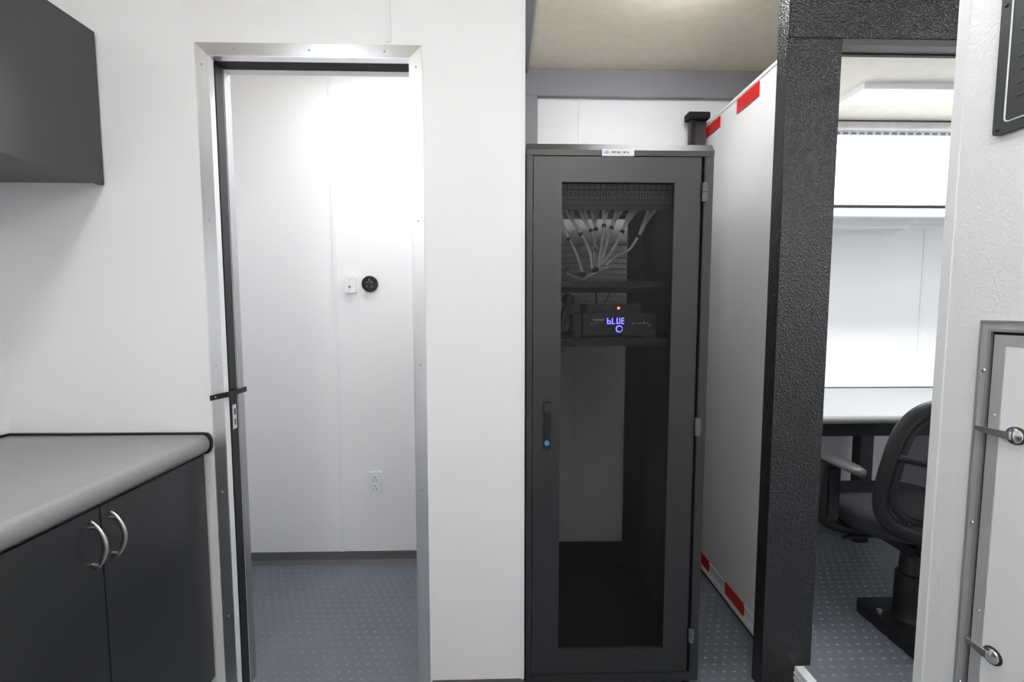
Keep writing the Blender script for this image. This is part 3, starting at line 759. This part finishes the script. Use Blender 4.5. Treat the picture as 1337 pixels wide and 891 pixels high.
oc = thing('overhead_cabinet', (1.87, 2.12, 1.70), 'white overhead cabinet with aluminium rails above the desk', 'cabinet')
OY = 1.935
box('body', 1.06, 2.69, OY + 0.012, YS - 0.002, 1.752, 2.118, 'wall', oc)
box('door', 1.06, 2.69, OY, OY + 0.012, 1.792, 2.056, 'gloss', oc, bev=0.001)
box('top_rail', 1.06, 2.69, OY - 0.004, OY + 0.014, 2.076, 2.113, 'hatch_alu', oc, bev=0.002)
box('shade_strip', 1.06, 2.69, OY + 0.002, OY + 0.0119, 2.113, 2.1205, 'slot', oc)  # dark strip painting the shadow at the ceiling joint
box('vent_strip', 1.06, 2.69, OY + 0.002, OY + 0.0115, 2.056, 2.076, 'trim', oc)
for k in range(26):
    x = 1.30 + k * 0.036
    box('vent_hole', x, x + 0.022, OY + 0.0005, OY + 0.003, 2.061, 2.070, 'slot', oc)
box('bottom_rail', 1.06, 2.69, OY - 0.006, OY + 0.012, 1.758, 1.791, 'hatch_shade', oc, bev=0.002)
box('shade_strip', 1.06, 2.69, OY + 0.001, OY + 0.0119, 1.7505, 1.758, 'slot', oc)  # dark strip painting the shadow line below the rail
vp = [(OY + 0.004, 1.7495)] + [(OY + 0.030 - 0.030 * math.cos(math.radians(a)), 1.722 - 0.026 * math.sin(math.radians(a))) for a in (0, 20, 40, 60, 80, 90)] + [(OY + 0.09, 1.696), (OY + 0.09, 1.7495)]
prism('valance', vp, 'X', 1.06, 2.69, 'valance', oc, smooth=40)
ul = thing('undercabinet_light', (1.70, 2.25, 1.70), 'slim white light bar under the overhead cabinet', 'light bar')
prism('housing', rrect(2.215, 2.300, 1.712, 1.7515, 0.010, 4), 'X', 1.30, 2.06, 'white', ul)
box('lens', 1.31, 2.05, 2.228, 2.288, 1.7085, 1.7125, 'off', ul)

# ------------------------------------------------------------------ office chair
CX, CY = 1.55, 1.57
ch = thing('office_chair', (CX, CY, ZS), 'black mesh-back office chair facing the desk', 'chair')
# base plate and column
prism('base_plate', rrect(1.432, 1.668, 1.38, 1.682, 0.02), 'Z', ZS, ZS + 0.048, 'blackp', ch, bev=0.006)
lathe('column', [(0.056, 0.046), (0.050, 0.060), (0.048, 0.11), (0.046, 0.22), (0.038, 0.225), (0.034, 0.30), (0.034, 0.34)], (CX, CY, ZS), (0, 0, 1), 'blackp', ch, n=24)
lathe('column_nut', [(0.010, 0), (0.010, 0.007), (0, 0.010)], (CX - 0.085, CY + 0.03, ZS + 0.047), (0, 0, 1), 'chrome', ch, n=8)
# seat: cushion with rounded waterfall
def loft(name, rings, m_, parent, smooth=True):
    bm = bmesh.new(); R = [[bm.verts.new(p) for p in r] for r in rings]; n = len(R[0])
    for a, b in zip(R[:-1], R[1:]):
        for k in range(n): bm.faces.new((a[k], a[(k + 1) % n], b[(k + 1) % n], b[k]))
    bm.faces.new(R[0][::-1]); bm.faces.new(R[-1])
    return link(name, bm, m_, parent, smooth=smooth)
def superring(cx, cy, z, a, b, e=3.2, n=40, dz=None):
    out = []
    for k in range(n):
        t = 2 * math.pi * k / n
        c, s = math.cos(t), math.sin(t)
        x = a * math.copysign(abs(c) ** (2 / e), c); y = b * math.copysign(abs(s) ** (2 / e), s)
        out.append((cx + x, cy + y, z + (dz(x / a, y / b) if dz else 0)))
    return out
wf = lambda u, v: -0.025 * max(0, v) ** 3
sy = 1.68
rings = [superring(CX, sy, ZS + 0.385, 0.17, 0.17), superring(CX, sy, ZS + 0.39, 0.225, 0.22, dz=wf), superring(CX, sy, ZS + 0.415, 0.247, 0.238, dz=wf),
         superring(CX, sy, ZS + 0.445, 0.250, 0.240, dz=wf), superring(CX, sy, ZS + 0.468, 0.240, 0.232, dz=wf), superring(CX, sy, ZS + 0.480, 0.205, 0.20, dz=wf), superring(CX, sy, ZS + 0.482, 0.10, 0.10)]
loft('seat', rings, 'fabric', ch)
box('tilt_mechanism', CX - 0.10, CX + 0.10, CY - 0.12, CY + 0.16, ZS + 0.330, ZS + 0.388, 'blackp', ch, bev=0.015)
# back: rounded frame, leaning slightly back, with mesh
bz0, bz1 = 0.50, 1.000
def back_pt(u, v, d=0.0):
    """u -1..1 across, v 0..1 up"""
    y = 1.455 - 0.030 * v + 0.045 * (u * u) - 0.02 * math.sin(math.pi * v) + d
    return Vector((CX + u, y, bz0 + (bz1 - bz0) * v))
def back_outline(inset=0.0, n=56):
    out = []
    for k in range(n):
        t = 2 * math.pi * k / n; c, s = math.cos(t), math.sin(t)
        e = 3.8
        x = math.copysign(abs(c) ** (2 / e), c); zv = math.copysign(abs(s) ** (2 / e), s)
        v = 0.5 + 0.5 * zv * (1 - inset * 2)
        hw = (0.252 - inset * 0.5) * (0.86 + 0.14 * math.sin(math.pi * (0.18 + 0.74 * (1 - (1 - v) ** 1.5) if v > 0 else 0.18)) - 0.13 * v ** 2.5)
        u = x * hw
        y = 1.450 - 0.030 * v + 0.75 * u * u - 0.018 * math.sin(math.pi * v)
        out.append(Vector((CX + u, y, bz0 + (bz1 - bz0) * v)))
    return out
bm = bmesh.new(); add_tube(bm, back_outline(0.035), 0.026, n=12, closed=True, flat=(1.0, 0.6), up=(0, 1, 0))
link('back_frame', bm, 'blackp', ch, smooth=True)
bm = bmesh.new(); add_tube(bm, [p + Vector((0, 0.012, 0)) for p in back_outline(0.12)], 0.013, n=10, closed=True, flat=(1.2, 0.7), up=(0, 1, 0))
link('inner_frame', bm, 'blackp', ch, smooth=True)
bm = bmesh.new(); ol_ = back_outline(0.07)
cvt = bm.verts.new((CX, 1.425, 0.75)); vsr = [bm.verts.new(p) for p in ol_]
mid = [bm.verts.new(Vector((CX, 1.428, 0.75)).lerp(p, 0.55) ) for p in ol_]
for k in range(len(ol_)):
    k2 = (k + 1) % len(ol_)
    bm.faces.new((vsr[k], vsr[k2], mid[k2], mid[k])); bm.faces.new((mid[k], mid[k2], cvt))
link('back_mesh', bm, 'chairmesh', ch, smooth=True)
bm = bmesh.new()
add_tube(bm, spline([(CX - 0.195, 1.450, 0.80), (CX - 0.10, 1.418, 0.785), (CX, 1.412, 0.775), (CX + 0.10, 1.418, 0.785), (CX + 0.195, 1.450, 0.80)], 6), 0.011, n=10, flat=(0.7, 1.3))
link('lumbar_bar', bm, 'blackp', ch, smooth=True)
tube('back_spine', spline([(CX, 1.415, 0.775), (CX, 1.395, 0.64), (CX, 1.40, 0.52), (CX, 1.45, 0.455), (CX, 1.54, 0.445)], 6), 0.026, 'blackp', ch, n=12, flat=(1.3, 0.7), up=(1, 0, 0))
# arms
for sgn in (-1, 1):
    axm = CX + sgn * 0.315
    rr_ = []
    for t, hw_, zt in ((0, 0.012, 0.000), (0.06, 0.028, 0.004), (0.2, 0.037, 0.008), (0.5, 0.041, 0.010), (0.8, 0.040, 0.008), (0.95, 0.030, 0.002), (1.0, 0.012, -0.004)):
        y = 1.452 + 0.255 * t; x = axm + sgn * 0.012 * (t - 0.5)
        rr_.append([(x + hw_ * math.cos(a) , y, 0.739 + zt + 0.013 * math.sin(a)) for a in [2 * math.pi * k / 16 for k in range(16)]])
    loft('arm_pad', rr_, 'arm', ch)
    bm = bmesh.new()
    add_tube(bm, spline([(axm, 1.60, 0.735), (axm, 1.605, 0.66), (axm - sgn * 0.002, 1.62, 0.56), (axm - sgn * 0.025, 1.63, 0.49), (axm - sgn * 0.09, 1.63, 0.462), (axm - sgn * 0.20, 1.63, 0.462)], 6), 0.027, n=12, flat=(1.2, 0.8), up=(0, 0.3, 1))
    link('arm_support', bm, 'blackp', ch, smooth=True)
    box('arm_sleeve', axm - 0.026, axm + 0.026, 1.565, 1.655, 0.52, 0.724, 'blackp', ch, bev=0.008)
lv = tube('tilt_lever', [(CX - 0.09, 1.60, ZS + 0.352), (CX - 0.20, 1.60, ZS + 0.348), (CX - 0.245, 1.60, ZS + 0.345)], 0.007, 'blackp', ch, n=8)
